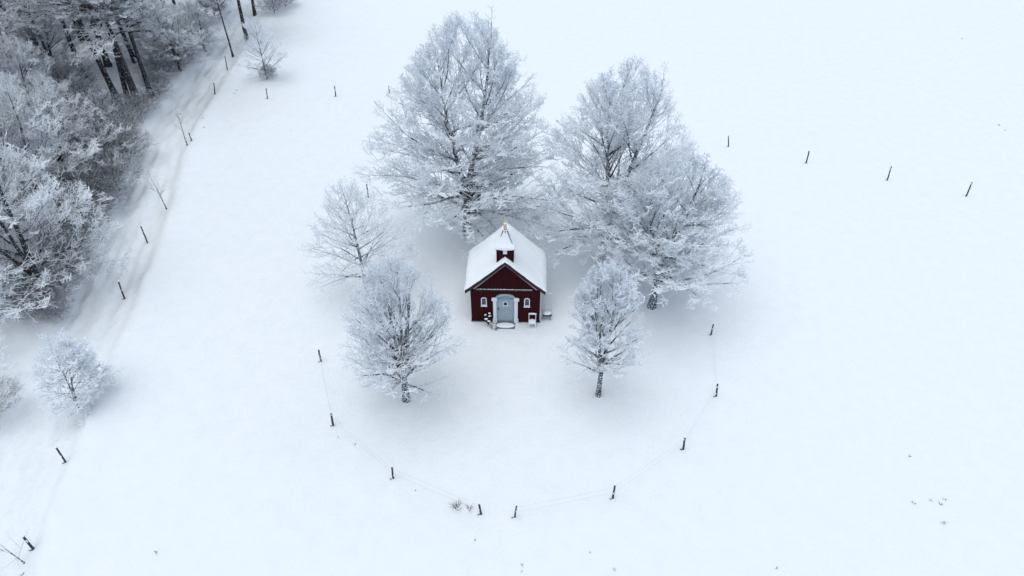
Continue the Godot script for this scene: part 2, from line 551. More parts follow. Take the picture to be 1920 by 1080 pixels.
	for k in 11:
		for t in out[k]:
			wood.put(sprays[k][0], t); ice.put(sprays[k][1], t)
	if wood.v.size():
		var tw := instance("frosted_twigs", ice.mesh(M.rime, wood.mesh(M.twig if o.thin else M.fine_twig)), root)
		tw.set_meta("kind", "stuff")
	return root

func cover(sn: MB, rng: RandomNumberGenerator, pts: Array, rr: Array, chance: float, amount: float, wrap := 0.0) -> void:
	for i in pts.size() - 1:
		if rng.randf() > chance: continue
		var d: Vector3 = (pts[i + 1] - pts[i]).normalized()
		var lie := sqrt(maxf(1.0 - d.y * d.y, 0.0))
		var h: float = (0.016 + 0.35 * rr[i]) * amount * (0.25 + 0.75 * lie) * rng.randf_range(0.6, 1.3)
		var w0: float = rr[i] * 0.95 + 0.006 * amount
		var w1: float = rr[i + 1] * 0.95 + 0.006 * amount
		sn.ridge(pts[i], pts[i + 1], w0, w1, h, h * 0.9, rr[i] * wrap)

func copy_of(o: Node3D, at: Vector3, turn: float, size: float, label: String, group: String) -> Node3D:
	var c: Node3D = o.duplicate()
	var base := String(o.name)
	if base.right(3).is_valid_int(): base = base.left(base.length() - 4)
	c.name = numbered(base)
	add_child(c)
	c.position = at
	c.rotation.y = turn
	c.scale = Vector3.ONE * size
	c.set_meta("label", label)
	c.set_meta("group", group)
	return c

# ---------------------------------------------------------------- chapel
const DECK := [[0.0, 5.16], [0.65, 4.51], [1.3, 3.90], [1.95, 3.32], [2.55, 2.82]]

func deck_y(x: float) -> float:
	var a := absf(x)
	for i in DECK.size() - 1:
		if a <= DECK[i + 1][0]:
			return lerpf(DECK[i][1], DECK[i + 1][1], (a - DECK[i][0]) / (DECK[i + 1][0] - DECK[i][0]))
	return DECK[-1][1]

func arch(cx: float, y0: float, half: float, spring: float, rise: float, n := 8) -> Array:
	# counter-clockwise outline: bottom left, bottom right, then over the arch
	var p := [Vector2(cx - half, y0), Vector2(cx + half, y0)]
	for i in n + 1:
		var a := PI * i / n
		p.append(Vector2(cx + half * cos(a), spring + rise * sin(a)))
	return p

func arch_ring(mb: MB, a: Array, b: Array, z0: float, z1: float) -> void:
	# the band between outline a (outer) and outline b (inner)
	for i in a.size():
		var j := (i + 1) % a.size()
		var o0 := Vector3(a[i].x, a[i].y, z1); var o1 := Vector3(a[j].x, a[j].y, z1)
		var i0 := Vector3(b[i].x, b[i].y, z1); var i1 := Vector3(b[j].x, b[j].y, z1)
		var back := Vector3(0, 0, z0 - z1)
		mb.quad(o0, o1, i1, i0)
		mb.quad(o0, o0 + back, o1 + back, o1)
		mb.quad(i0, i1, i1 + back, i0 + back)

func build_chapel() -> Vector3:
	var at := spot(948, 604)
	at.y = 0.0
	var W := 2.235; var D := 3.55
	var c := thing("chapel", "small dark red wooden chapel with snow covered gable roof and bell turret", "chapel", at, "", deg_to_rad(-1.7))
	# walls
	var wall := MB.new()
	var gable := [Vector2(-W, -0.3), Vector2(W, -0.3)]
	for x in [W, 1.95, 1.3, 0.65, 0.0, -0.65, -1.3, -1.95, -W]: gable.append(Vector2(x, deck_y(x) - 0.01))
	wall.extrude(gable, -D, -0.03)
	var wp := part("wall", wall, M.red2, c)
	# front boarding: upright boards, cut round the door and the two windows
	var holes := [[-0.58, 0.58, 0.0, 2.42], [-1.56, -1.22, 1.44, 2.10], [1.22, 1.56, 1.44, 2.10]]
	var bw := 0.149
	var bi := 0
	var x := -W
	while x < W - 0.01:
		var x0 := x + 0.004; var x1 := x + bw - 0.004
		var spans := [[0.05, 2.70]]
		for h in holes:
			if x1 > h[0] and x0 < h[1]:
				var cut := []
				for s in spans:
					if s[0] < h[2]: cut.append([s[0], minf(s[1], h[2])])
					if s[1] > h[3]: cut.append([maxf(s[0], h[3]), s[1]])
				spans = cut
		for s in spans:
			if s[1] - s[0] < 0.04: continue
			var mb := MB.new()
			mb.box(Vector3((x0 + x1) / 2, (s[0] + s[1]) / 2, -0.008), Vector3(x1 - x0, s[1] - s[0], 0.04 + 0.008 * (bi % 3)))
			part("board", mb, M.red if bi % 4 != 1 else M.red2, wp)
		# the gable field above the string course
		var yl := deck_y(x0) - 0.04; var yr := deck_y(x1) - 0.04
		if minf(yl, yr) > 2.86:
			var mb := MB.new()
			mb.extrude([Vector2(x0, 2.80), Vector2(x1, 2.80), Vector2(x1, yr), Vector2(x0, yl)], -0.028, 0.016 + 0.006 * (bi % 2))
			part("board", mb, M.red2 if bi % 3 else M.red, wp)
		x += bw
		bi += 1
	var plinth := MB.new()
	plinth.box(Vector3(0, -0.1, -D / 2), Vector3(2 * W + 0.06, 0.34, D + 0.05))
	part("plinth", plinth, M.stone, c)
	for s in [-1.0, 1.0]:
		var cb := MB.new()
		cb.box(Vector3(s * (W + 0.02), 1.48, -0.10), Vector3(0.05, 2.6, 0.15))
		part("corner_board", cb, M.white, c)
		# narrow moulding under each bargeboard, on the gable
		var mo := MB.new()
		var a := Vector3(0.0, 4.80, 0.05); var b := Vector3(s * 2.0, 2.84, 0.05)
		var dd := (b - a).normalized()
		var up := Vector3(-dd.y * s, dd.x * s, 0)
		var rot := Basis(dd, up, dd.cross(up))
		mo.box((a + b) / 2 + up * 0.0, Vector3(a.distance_to(b), 0.075, 0.055), rot)
		part("moulding", mo, M.trim, c)
		# bargeboards
		var bar := MB.new()
		for i in DECK.size() - 1:
			var p0 := Vector2(s * DECK[i][0], DECK[i][1]); var p1 := Vector2(s * DECK[i + 1][0], DECK[i + 1][1])
			var q := [p0 + Vector2(0, -0.20), p1 + Vector2(0, -0.20), p1 + Vector2(0, 0.06), p0 + Vector2(0, 0.06)]
			if s < 0: q.reverse()
			bar.extrude(q, 0.27, 0.315)
		part("bargeboard", bar, M.dark_red, c)
	var course := MB.new()
	course.box(Vector3(-0.06, 2.75, 0.03), Vector3(3.7, 0.10, 0.10))
	var cp := part("string_course", course, M.dark_red, c)
	var cs := MB.new()
	var rng := RandomNumberGenerator.new()
	rng.seed = 77
	var sx := -1.86
	while sx < 1.66:
		var wdt := rng.randf_range(0.14, 0.3)
		cs.blob(Vector3(sx + wdt / 2, 2.805, 0.035), Vector3(wdt * 0.62, rng.randf_range(0.012, 0.026), 0.045), rng, 0.1, 4, 6)
		sx += wdt
	part("snow", cs, M.snow, cp).set_meta("kind", "stuff")
	# roof deck
	var roof := MB.new()
	var lo := []; var hi := []
	for i in range(DECK.size() - 1, 0, -1):
		lo.append(Vector2(-DECK[i][0], DECK[i][1])); hi.append(Vector2(-DECK[i][0], DECK[i][1] + 0.10))
	for i in DECK.size():
		lo.append(Vector2(DECK[i][0], DECK[i][1])); hi.append(Vector2(DECK[i][0], DECK[i][1] + 0.10))
	var poly := lo.duplicate()
	hi.reverse()
	poly.append_array(hi)
	roof.extrude(poly, -D - 0.28, 0.29)
	var rp := part("roof", roof, M.dark_red, c)
	# snow lying on the roof: a soft blanket with rounded edges
	var sm := MB.new()
	var cols := 40; var rows := 26
	var z0 := 0.335; var z1 := -D - 0.33
	var vv := []
	for j in rows + 1:
		var row := []
		var fz := j / float(rows)
		var zz := lerpf(z0, z1, fz)
		var ez: float = clampf(minf(z0 - zz, zz - z1) / 0.16, 0.0, 1.0)
		for i in cols + 1:
			var fx := i / float(cols) * 2.0 - 1.0
			var xx := fx * 2.60
			var ex: float = clampf((2.60 - absf(xx)) / 0.16, 0.0, 1.0)
			var th := 0.19 * sqrt(1.0 - pow(1.0 - ez, 2.0)) * sqrt(1.0 - pow(1.0 - ex, 2.0))
			th *= 1.0 + 0.26 * ripple.get_noise_2d(xx * 7.0, zz * 7.0 + 40.0)
			var ridge_soft := 0.06 * exp(-pow(xx / 0.22, 2.0))
			var edge := ripple.get_noise_2d(zz * 9.0, xx * 2.0 + 9.0) * 0.06 * (1.0 - ex)
			row.append(Vector3(xx + edge, deck_y(clampf(xx, -2.55, 2.55)) + 0.09 + th - ridge_soft, zz + ripple.get_noise_2d(xx * 9.0, 4.0) * 0.05 * (1.0 - ez)))
		vv.append(row)
	var k0 := sm.v.size()
	for j in rows + 1:
		for i in cols + 1:
			var a: Vector3 = vv[j][max(i - 1, 0)]; var b: Vector3 = vv[j][min(i + 1, cols)]
			var e: Vector3 = vv[max(j - 1, 0)][i]; var f: Vector3 = vv[min(j + 1, rows)][i]
			sm.v.append(vv[j][i]); sm.n.append((b - a).cross(f - e).normalized())
	for j in rows:
		for i in cols:
			var k := k0 + j * (cols + 1) + i
			sm.ix.append(k); sm.ix.append(k + cols + 2); sm.ix.append(k + 1)
			sm.ix.append(k); sm.ix.append(k + cols + 1); sm.ix.append(k + cols + 2)
	part("snow", sm, M.snow, rp)
	# bell turret: square, with a flared four-sided spire under snow
	var tc := Vector3(0.0, 0.0, -0.52)
	var tur := MB.new()
	tur.box(tc + Vector3(0, 5.22, 0), Vector3(1.06, 1.5, 1.06))
	var tp := part("turret", tur, M.red, c)
	for i in 7:
		var tb := MB.new()
		tb.box(tc + Vector3(-0.459 + 0.153 * i, 5.22, 0.534), Vector3(0.143, 1.48, 0.018 + 0.006 * (i % 2)))
		part("board", tb, M.red if i % 3 else M.red2, tp)
	var sp := MB.new()
	var q2 := sqrt(2.0)
	sp.lathe([Vector2(0.0, 5.96), Vector2(0.60 * q2, 5.96), Vector2(0.58 * q2, 6.01), Vector2(0.40 * q2, 6.25), Vector2(0.27 * q2, 6.50), Vector2(0.16 * q2, 6.80), Vector2(0.065 * q2, 7.10), Vector2(0.03, 7.16), Vector2(0.0, 7.16)], 4, tc, PI / 4, true)
	part("spire", sp, M.metal, tp)
	var ss := MB.new()
	var prof := [Vector2(0.56, 5.975), Vector2(0.63, 5.93), Vector2(0.665, 6.01), Vector2(0.62, 6.10), Vector2(0.47, 6.29), Vector2(0.335, 6.53), Vector2(0.215, 6.82), Vector2(0.13, 7.01), Vector2(0.07, 7.06)]
	var sides := 32
	var rows2 := []
	for p in prof:
		var ring := []
		for j in sides:
			var th0 := TAU * j / sides
			var f := pow(1.0 / maxf(absf(sin(th0)), absf(cos(th0))), 0.8) * (1.0 + 0.05 * ripple.get_noise_3d(sin(th0) * 14.0, p.y * 12.0, cos(th0) * 14.0))
			ring.append(tc + Vector3(sin(th0) * p.x * f, p.y - (0.035 * absf(cos(2.0 * th0)) if p.y < 6.02 else 0.0), cos(th0) * p.x * f))
		rows2.append(ring)
	for i in rows2.size() - 1:
		for j in sides:
			var j2 := (j + 1) % sides
			ss.quad(rows2[i][j], rows2[i][j2], rows2[i + 1][j2], rows2[i + 1][j])
	part("spire_snow", ss, M.snow, tp)
	# where snow has slid off, the hips show as bare metal lines
	for h in [[PI / 4, 0.62], [-PI / 4, 0.30], [0.0, 0.16]]:
		var hipm := MB.new()
		var pts := []; var rr := []
		for q in 6:
			var t: float = q / 5.0 * h[1]
			var f := t * 5.0
			var k: int = prof.size() - 2 - int(f)
			var pq: Vector2 = (prof[k] as Vector2).lerp(prof[k - 1], f - int(f))
			var g: float = pow(q2, 0.8) if h[0] != 0.0 else 1.0
			pts.append(tc + Vector3(sin(h[0]) * pq.x * g, pq.y + 0.012, cos(h[0]) * pq.x * g))
			rr.append(lerpf(0.036, 0.016, q / 5.0))
		hipm.tube(pts, rr, 5)
		part("hip", hipm, M.metal, tp)
	var lou := MB.new()
	lou.box(tc + Vector3(0, 5.76, 0.555), Vector3(0.24, 0.34, 0.05))
	part("louvre", lou, M.white, tp)
	var fin := MB.new()
	fin.lathe([Vector2(0.0, 7.08), Vector2(0.085, 7.10), Vector2(0.10, 7.14), Vector2(0.07, 7.20), Vector2(0.095, 7.30), Vector2(0.075, 7.40), Vector2(0.05, 7.44), Vector2(0.045, 7.62), Vector2(0.03, 7.80), Vector2(0.0, 8.02)], 12, tc)
	var fp := part("finial", fin, M.gold, tp)
	var fs := MB.new()
	fs.blob(tc + Vector3(0.005, 7.46, 0.0), Vector3(0.105, 0.065, 0.10), rng, 0.12)
	fs.blob(tc + Vector3(0.015, 7.58, -0.01), Vector3(0.06, 0.08, 0.05), rng, 0.15)
	part("finial_snow", fs, M.snow, tp)
	# windows of the front
	for s in [-1.0, 1.0]:
		var cx: float = s * 1.39
		var fr := MB.new()
		arch_ring(fr, arch(cx, 1.42, 0.185, 1.95, 0.17), arch(cx, 1.485, 0.125, 1.95, 0.11), -0.05, 0.055)
		var win := part("window", fr, M.white, c)
		var pane := MB.new()
		pane.extrude(arch(cx, 1.46, 0.15, 1.94, 0.14), -0.028, -0.012)
		part("pane", pane, M.glass, win)
		var bar := MB.new()
		bar.box(Vector3(cx, 1.77, 0.0), Vector3(0.018, 0.6, 0.022))
		bar.box(Vector3(cx, 1.80, 0.002), Vector3(0.27, 0.016, 0.022))
		part("glazing_bar", bar, M.grey_wood, win)
		var si := MB.new()
		si.box(Vector3(cx, 1.405, 0.05), Vector3(0.42, 0.035, 0.10))
		var sip := part("sill", si, M.white, win)
	# door
	var door := MB.new()
	door.extrude(arch(0.0, 0.12, 0.56, 2.05, 0.26, 12), -0.028, -0.002)
	var dp := part("door", door, M.door, c)
	var am := MB.new()
	var outer := arch(0.0, 2.03, 0.66, 2.06, 0.37, 12); var inner := arch(0.0, 2.04, 0.535, 2.06, 0.235, 12)
	arch_ring(am, outer, inner, -0.02, 0.09)
	part("arch_moulding", am, M.door, dp)
	for q in [[-0.255, 0.50, 0.34, 0.52], [0.255, 0.50, 0.34, 0.52], [-0.36, 1.62, 0.16, 0.60], [0.36, 1.62, 0.16, 0.60]]:
		var pn := MB.new()
		pn.box(Vector3(q[0], q[1], 0.006), Vector3(q[2], q[3], 0.03))
		part("panel", pn, M.door, dp)
	for yy in [0.98, 1.12, 2.08, 2.18]:
		var rl := MB.new()
		rl.box(Vector3(0, yy, 0.008), Vector3(0.98 if yy < 2.0 else 0.80, 0.045, 0.035))
		part("rail", rl, M.door, dp)
	var df := MB.new()
	arch_ring(df, arch(0, 1.42, 0.175, 1.66, 0.13), arch(0, 1.475, 0.12, 1.66, 0.09), -0.002, 0.045)
	var dw := part("window", df, M.white, dp)
	var dg := MB.new()
	dg.extrude(arch(0, 1.46, 0.14, 1.65, 0.11), 0.002, 0.014)
	part("pane", dg, M.glass, dw)
	var hd := MB.new()
	hd.box(Vector3(-0.47, 1.16, 0.012), Vector3(0.06, 0.2, 0.02))
	hd.tube([Vector3(-0.47, 1.18, 0.01), Vector3(-0.47, 1.18, 0.07), Vector3(-0.37, 1.18, 0.075)], [0.014, 0.014, 0.012], 6)
	part("handle", hd, M.metal, dp)
	for s in [-1.0, 1.0]:
		var pil := MB.new()
		pil.box(Vector3(s * 0.685, 1.02, 0.07), Vector3(0.22, 1.9, 0.14))
		pil.box(Vector3(s * 0.70, 0.16, 0.085), Vector3(0.28, 0.36, 0.20))
		pil.box(Vector3(s * 0.715, 2.02, 0.09), Vector3(0.34, 0.13, 0.20))
		var pp := part("pilaster", pil, M.white, c)
		var ps := MB.new()
		ps.blob(Vector3(s * 0.725, 2.095, 0.10), Vector3(0.18, 0.055, 0.11), rng, 0.08, 5, 10)
		part("snow", ps, M.snow, pp)
	var th := MB.new()
	th.box(Vector3(0, 0.075, 0.05), Vector3(1.14, 0.09, 0.16))
	part("threshold", th, M.stone, dp)
	var st := MB.new()
	st.box(Vector3(0, -0.02, 0.42), Vector3(1.25, 0.22, 0.52))
	var stp := part("step", st, M.stone, c)
	var sts := MB.new()
	sts.blob(Vector3(0, 0.085, 0.40), Vector3(0.64, 0.055, 0.27), rng, 0.03, 6, 20)
	part("snow", sts, M.snow, stp)
	# side windows and rear wall boards would not be seen; drifts against the wall are part of the ground
	return at

func build_chapel_things(at: Vector3) -> void:
	var rng := RandomNumberGenerator.new()
	rng.seed = 91
	# chair by the front wall
	var ch := thing("garden_chair", "pale garden chair with snow on seat and top rail against the red wall", "chair", at + Vector3(1.74, 0.0, 0.42), "", deg_to_rad(-3))
	for q in [[-0.22, 0.2, 0.40], [0.22, 0.2, 0.40], [-0.22, -0.2, 0.90], [0.22, -0.2, 0.90]]:
		var lg := MB.new()
		lg.box(Vector3(q[0], q[2] / 2 - 0.05, q[1]), Vector3(0.045, q[2] + 0.1, 0.045))
		part("leg", lg, M.white, ch)
	var se := MB.new()
	se.box(Vector3(0, 0.41, 0.0), Vector3(0.49, 0.04, 0.46))
	var sep := part("seat", se, M.white, ch)
	var sn := MB.new()
	sn.blob(Vector3(0, 0.46, 0.02), Vector3(0.25, 0.085, 0.235), rng, 0.05, 6, 14)
	part("snow", sn, M.snow, sep)
	var tr := MB.new()
	tr.box(Vector3(0, 0.89, -0.2), Vector3(0.51, 0.07, 0.04))
	var trp := part("top_rail", tr, M.white, ch)
	var ts := MB.new()
	ts.blob(Vector3(0, 0.94, -0.2), Vector3(0.275, 0.055, 0.055), rng, 0.08, 5, 12)
	part("snow", ts, M.snow, trp)
	for i in 3:
		var sl := MB.new()
		sl.box(Vector3(-0.12 + 0.12 * i, 0.64, -0.2), Vector3(0.022, 0.44, 0.02))
		part("slat", sl, M.dark_red, ch)
	# evergreen shrub by the door
	var sh := thing("evergreen_shrub", "small dark evergreen shrub with snow lumps beside the chapel door", "shrub", at + Vector3(-1.12, -0.05, 0.32))
	var stm := MB.new(); var lv := MB.new(); var lump := MB.new()
	for i in 9:
		var a := TAU * i / 9.0 + rng.randf_range(-0.2, 0.2)
		var tip := Vector3(cos(a) * rng.randf_range(0.1, 0.32), rng.randf_range(0.45, 1.0), sin(a) * rng.randf_range(0.08, 0.20))
		stm.tube([Vector3(0, 0, 0), tip * 0.5 + Vector3(0, 0.08, 0), tip], [0.014, 0.01, 0.005], 4, false)
		for k in 16:
			var t := rng.randf_range(0.35, 1.0)
			var p := tip * t
			var d := Vector3(rng.randf_range(-1, 1), rng.randf_range(-0.2, 0.7), rng.randf_range(-1, 1)).normalized()
			var w := d.cross(Vector3.UP).normalized() * 0.028
			lv.tri(p - w, p + w * 0.2 + d * 0.11, p + w)
			lv.tri(p - w * 0.4, p + d * 0.11, p + w * 1.4)
		if i % 2 == 0 or i == 3:
			lump.blob(tip + Vector3(0, 0.02, 0), Vector3(rng.randf_range(0.07, 0.13), 0.05, rng.randf_range(0.06, 0.1)), rng, 0.2)
	part("stem", stm, M.dark_wood, sh)
	var lo := part("leaves", lv, M.leaf, sh)
	lo.set_meta("kind", "stuff")
	part("snow", lump, M.snow, sh).set_meta("kind", "stuff")
	# bench at the side wall
	var b := spot(1025, 598)
	var be := thing("bench", "snow covered wooden bench beside the chapel's side wall", "bench", Vector3(b.x + 0.02, 0, b.z), "", deg_to_rad(2))
	for s in [-1.0, 1.0]:
		var lg := MB.new()
		lg.box(Vector3(s * 0.22, 0.16, 0.13), Vector3(0.05, 0.5, 0.05)); lg.box(Vector3(s * 0.22, 0.16, -0.13), Vector3(0.05, 0.5, 0.05))
		lg.box(Vector3(s * 0.22, 0.18, 0), Vector3(0.04, 0.05, 0.24))
		part("leg", lg, M.grey_wood, be)
	var pl := MB.new()
	pl.box(Vector3(0, 0.42, 0), Vector3(0.58, 0.10, 0.36))
	var bp := part("seat", pl, M.dark_wood, be)
	var bs := MB.new()
	bs.blob(Vector3(0, 0.50, -0.01), Vector3(0.31, 0.11, 0.19), rng, 0.05, 6, 12)
	part("snow", bs, M.snow, bp)
	# frosted trellis behind the bench
	var t0 := spot(1026, 588)
	var tl := thing("trellis", "white frosted trellis frame standing behind the bench at the side wall", "trellis", Vector3(t0.x - 0.06, 0, t0.z - 0.15))
	for xx in [-0.36, -0.10, 0.36]:
		var up := MB.new()
		up.box(Vector3(xx, 0.78, 0), Vector3(0.045, 1.76, 0.045))
		part("post", up, M.white, tl)
	for yy in [0.35, 1.62]:
		var cr := MB.new()
		cr.box(Vector3(0, yy, 0.026), Vector3(0.80, 0.05, 0.03))
		var cp := part("rail", cr, M.white, tl)
		var s2 := MB.new()
		s2.blob(Vector3(0, yy + 0.035, 0.02), Vector3(0.41, 0.025, 0.035), rng, 0.1, 4, 10)
		part("snow", s2, M.snow, cp)
	# two frosted tufts by the step
	for q in [[-0.85, 0.62, 0.30, "larger frosted dry plant in the snow below the evergreen shrub"], [-0.62, 0.78, 0.2, "smaller frosted dry plant in the snow next to the chapel step"]]:
		tuft("dry_plant", q[3], at + Vector3(q[0], 0.0, q[1]), q[2], 14, "dry plants before the step", 5 + int(q[2] * 100))

# ---------------------------------------------------------------- small things
func tuft(called: String, label: String, at: Vector3, size: float, blades: int, group: String, sd: int) -> Node3D:
	var rng := RandomNumberGenerator.new()
	rng.seed = sd
	var o := thing(called, label, "plant", Vector3(at.x, ground_height(at.x, at.z) - 0.01, at.z), group)
	var b := MB.new(); var s := MB.new()
	for i in blades:
		var a := rng.randf() * TAU
		var l := size * rng.randf_range(0.5, 1.1)
		var base := Vector3(cos(a), 0, sin(a)) * size * rng.randf_range(0.0, 0.35)
		var mid := base + Vector3(cos(a) * l * 0.35, l * 0.6, sin(a) * l * 0.35)
		var tip := mid + Vector3(cos(a) * l * 0.45, l * rng.randf_range(-0.15, 0.35), sin(a) * l * 0.45)
		b.tube([base, mid, tip], [0.012, 0.009, 0.004], 3, false)
		if rng.randf() < 0.5:
			s.ridge(mid, tip, 0.012, 0.008, 0.015, 0.01)
	var st := part("stalks", b, M.straw, o)
	st.set_meta("kind", "stuff")
	if s.v.size(): part("snow", s, M.rime, o).set_meta("kind", "stuff")
	return o

func fence_post(bx: float, by: float, tx: float, ty: float, label: String, group: String, sd: int) -> Vector3:
	var rng := RandomNumberGenerator.new()
	rng.seed = sd
	var p := spot(bx, by)
	# height from the pixel of the top, on the upright plane through the foot
	var u := (tx - 960.0) / FOCAL; var w := (540.0 - ty) / FOCAL
	var s := sin(deg_to_rad(PITCH)); var c := cos(deg_to_rad(PITCH))
	var d := Vector3(u, -s + w * c, -c - w * s)
	var t := p.z / d.z
	var top := EYE + d * t
	var h := clampf(top.y - p.y, 0.8, 1.7)
	var o := thing("fence_post", label, "post", p, group)
	var lean := Vector3(clampf(top.x - p.x, -0.22, 0.22), 0, rng.randf_range(-0.05, 0.05))
	var r := rng.randf_range(0.045, 0.058)
	var mb := MB.new()
	var pts := []; var rr := []
	for i in 6:
		var f := i / 5.0
		pts.append(lean * f + Vector3(rng.randf_range(-0.008, 0.008), h * f - (0.2 if i == 0 else 0.0), rng.randf_range(-0.008, 0.008)))
		rr.append(r * lerpf(1.06, 0.92, f))
	mb.tube(pts, rr, 8)
	part("shaft", mb, M.dark_wood, o)
	var cap := MB.new()
	cap.blob(pts[-1] + Vector3(0, 0.02, 0), Vector3(r * 1.25, 0.065, r * 1.25), rng, 0.08, 5, 8)
	part("snow_cap", cap, M.snow, o)
	var sn := MB.new()
	for i in rng.randi_range(1, 3):
		var f := rng.randf_range(0.2, 0.92)
		var a := rng.randf_range(0.2, 2.6)
		sn.blob(lean * f + Vector3(cos(a) * r * 0.75, h * f, sin(a) * r * 0.75), Vector3(r * 0.6, rng.randf_range(0.04, 0.10), r * 0.6), rng, 0.2)
	part("snow_patch", sn, M.snow, o).set_meta("kind", "stuff")
	var foot := MB.new()
	for i in 7:
		var a := PI + rng.randf_range(-0.9, 0.9)
		var b0 := Vector3(cos(a) * r, -0.02, 0.03 + sin(a) * r * 0.5)
		foot.tube([b0, b0 + Vector3(cos(a) * rng.randf_range(0.06, 0.16), rng.randf_range(0.02, 0.09), rng.randf_range(-0.02, 0.08))], [0.016, 0.006], 3, false)
	part("dead_grass", foot, M.straw, o).set_meta("kind", "stuff")
	return p + lean * 0.8 + Vector3(0, h * 0.82, 0)

func span(a: Vector3, b: Vector3, label: String, group: String) -> void:
	var o := thing("fence_wire", label, "wire", a, group)
	for k in 2:
		var mb := MB.new()
		var pts := []; var rr := []
		for i in 7:
			var t := i / 6.0
			var p := (b - a) * t - Vector3(0, 0.06 * sin(PI * t) + 0.42 * k, 0)
			pts.append(p); rr.append(0.0045)
		mb.tube(pts, rr, 3, false)
		part("strand", mb, M.wire, o)

func build_fence() -> void:
	var ring := {}
	var near := "posts of the wire fence round the chapel"
	var list := [
		["a", 690, 366, 687, 345, "fence post standing behind the thin bare tree and the big tree"],
		["b", 602, 678, 597, 655, "fence post across from the broad many-stemmed tree, above the low shrub"],
		["c", 625, 798, 620, 774, "fence post between the dry grass stalk and the many-stemmed tree"],
		["d", 737, 898, 735, 875, "fence post on the curve between dry grass stalk and fallen twigs"],
		["e", 902, 963, 898, 943, "gate post of the fence opening next to the fallen twigs"],
		["f", 965, 969, 969, 948, "gate post of the fence opening on the side away from the fallen twigs"],
		["g", 1149, 934, 1153, 908, "first fence post after the gate post on the empty field side"],
		["h", 1281, 842, 1284, 818, "second fence post after the gate on the empty field side"],
		["i", 1343, 742, 1346, 719, "third fence post after the gate on the empty field side"],
		["j", 1333, 629, 1338, 607, "fence post under the outer branches of the spreading forked tree"]]
	var sd := 300
	for q in list:
		sd += 1
		ring[q[0]] = fence_post(q[1], q[2], q[3], q[4], q[5], near, sd)
	for w in [["b", "c", "frosted fence wire running beside the many-stemmed tree"], ["c", "d", "frosted fence wire over the small dry grass stalk"], ["d", "e", "frosted fence wire ending at the gate post by the fallen twigs"],
		["f", "g", "frosted fence wire leading from the gate post towards the empty field"], ["g", "h", "frosted fence wire between first and second post after the gate"], ["h", "i", "frosted fence wire between second and third post after the gate"], ["i", "j", "frosted fence wire running up under the spreading forked tree"]]:
		span(ring[w[0]], ring[w[1]], w[2], "fence wires round the chapel")
	var tr := "posts along the snowy track"
	for q in [
		[424, 123, 421, 102, "fence post at the foot of the slender dark trunk by the wood"],
		[404, 180, 401, 155, "fence post under drooping frosted branches at the wood's corner"],
		[361, 268, 354, 248, "short post with a thin bare sapling leaning on it"],
		[274, 448, 264, 423, "snow flecked post beside the rutted track, below the crooked sapling"],
		[231, 555, 222, 527, "snow flecked post beside the rutted track, across from the thick leaning trunk"],
		[36, 584, 20, 554, "thick dark post standing by the foot of the leaning wood-edge tree"],
		[120, 862, 105, 839, "lone post by the track below the snow laden round shrub"],
		[60, 1026, 42, 1007, "lone post by the track next to the small leafless shrub"]]:
		sd += 1
		fence_post(q[0], q[1], q[2], q[3], q[4], tr, sd)
	var fr := "posts crossing the open field"
	for q in [
		[502, 187, 499, 165, "field post just below the frosted sapling with shrubby foot"],
		[630, 184, 627, 161, "field post alone in open snow between sapling and big tree"],
		[730, 176, 729, 162, "field post half hidden at the edge of the big tree's crown"],
		[1365, 279, 1366, 254, "first field post from the tall crown behind the forked tree"],
		[1511, 308, 1517, 282, "second field post from the tall crown behind the forked tree"],
		[1663, 339, 1672, 312, "third field post from the tall crown behind the forked tree"],
		[1811, 369, 1823, 341, "fourth field post from the tall crown behind the forked tree"]]:
		sd += 1
		fence_post(q[0], q[1], q[2], q[3], q[4], fr, sd)

func build_small_plants() -> void:
	var i := 0
	for q in [[890, 1012, 0.16], [980, 1060, 0.2], [979, 1071, 0.1], [1106, 1036, 0.1], [666, 834, 0.16], [295, 1038, 0.22], [1705, 858, 0.2], [1712, 944, 0.22], [1744, 941, 0.16], [1761, 947, 0.26], [1770, 938, 0.18], [1766, 983, 0.34],
		[1803, 74, 0.25], [1873, 237, 0.3], [1884, 247, 0.25], [1455, 1066, 0.2], [1152, 1068, 0.2], [382, 228, 0.3], [335, 208, 0.25], [384, 243, 0.2], [780, 920, 0.1], [634, 820, 0.1], [35, 1068, 0.2], [445, 172, 0.3], [441, 178, 0.2], [466, 128, 0.3]]:
		i += 1
		tuft("dry_grass", "small dry grass stalks poking through the open snow", spot(q[0], q[1]), q[2] * 0.7, 5, "dry grass stalks in the snow", 500 + i)
	tuft("bramble", "patch of fallen dark twigs in the snow beside the gate post", spot(858, 952), 0.5, 20, "", 560)
	tuft("bramble", "thin trailing twigs in the snow next to the fallen dark twigs", spot(880, 955), 0.35, 9, "", 561)

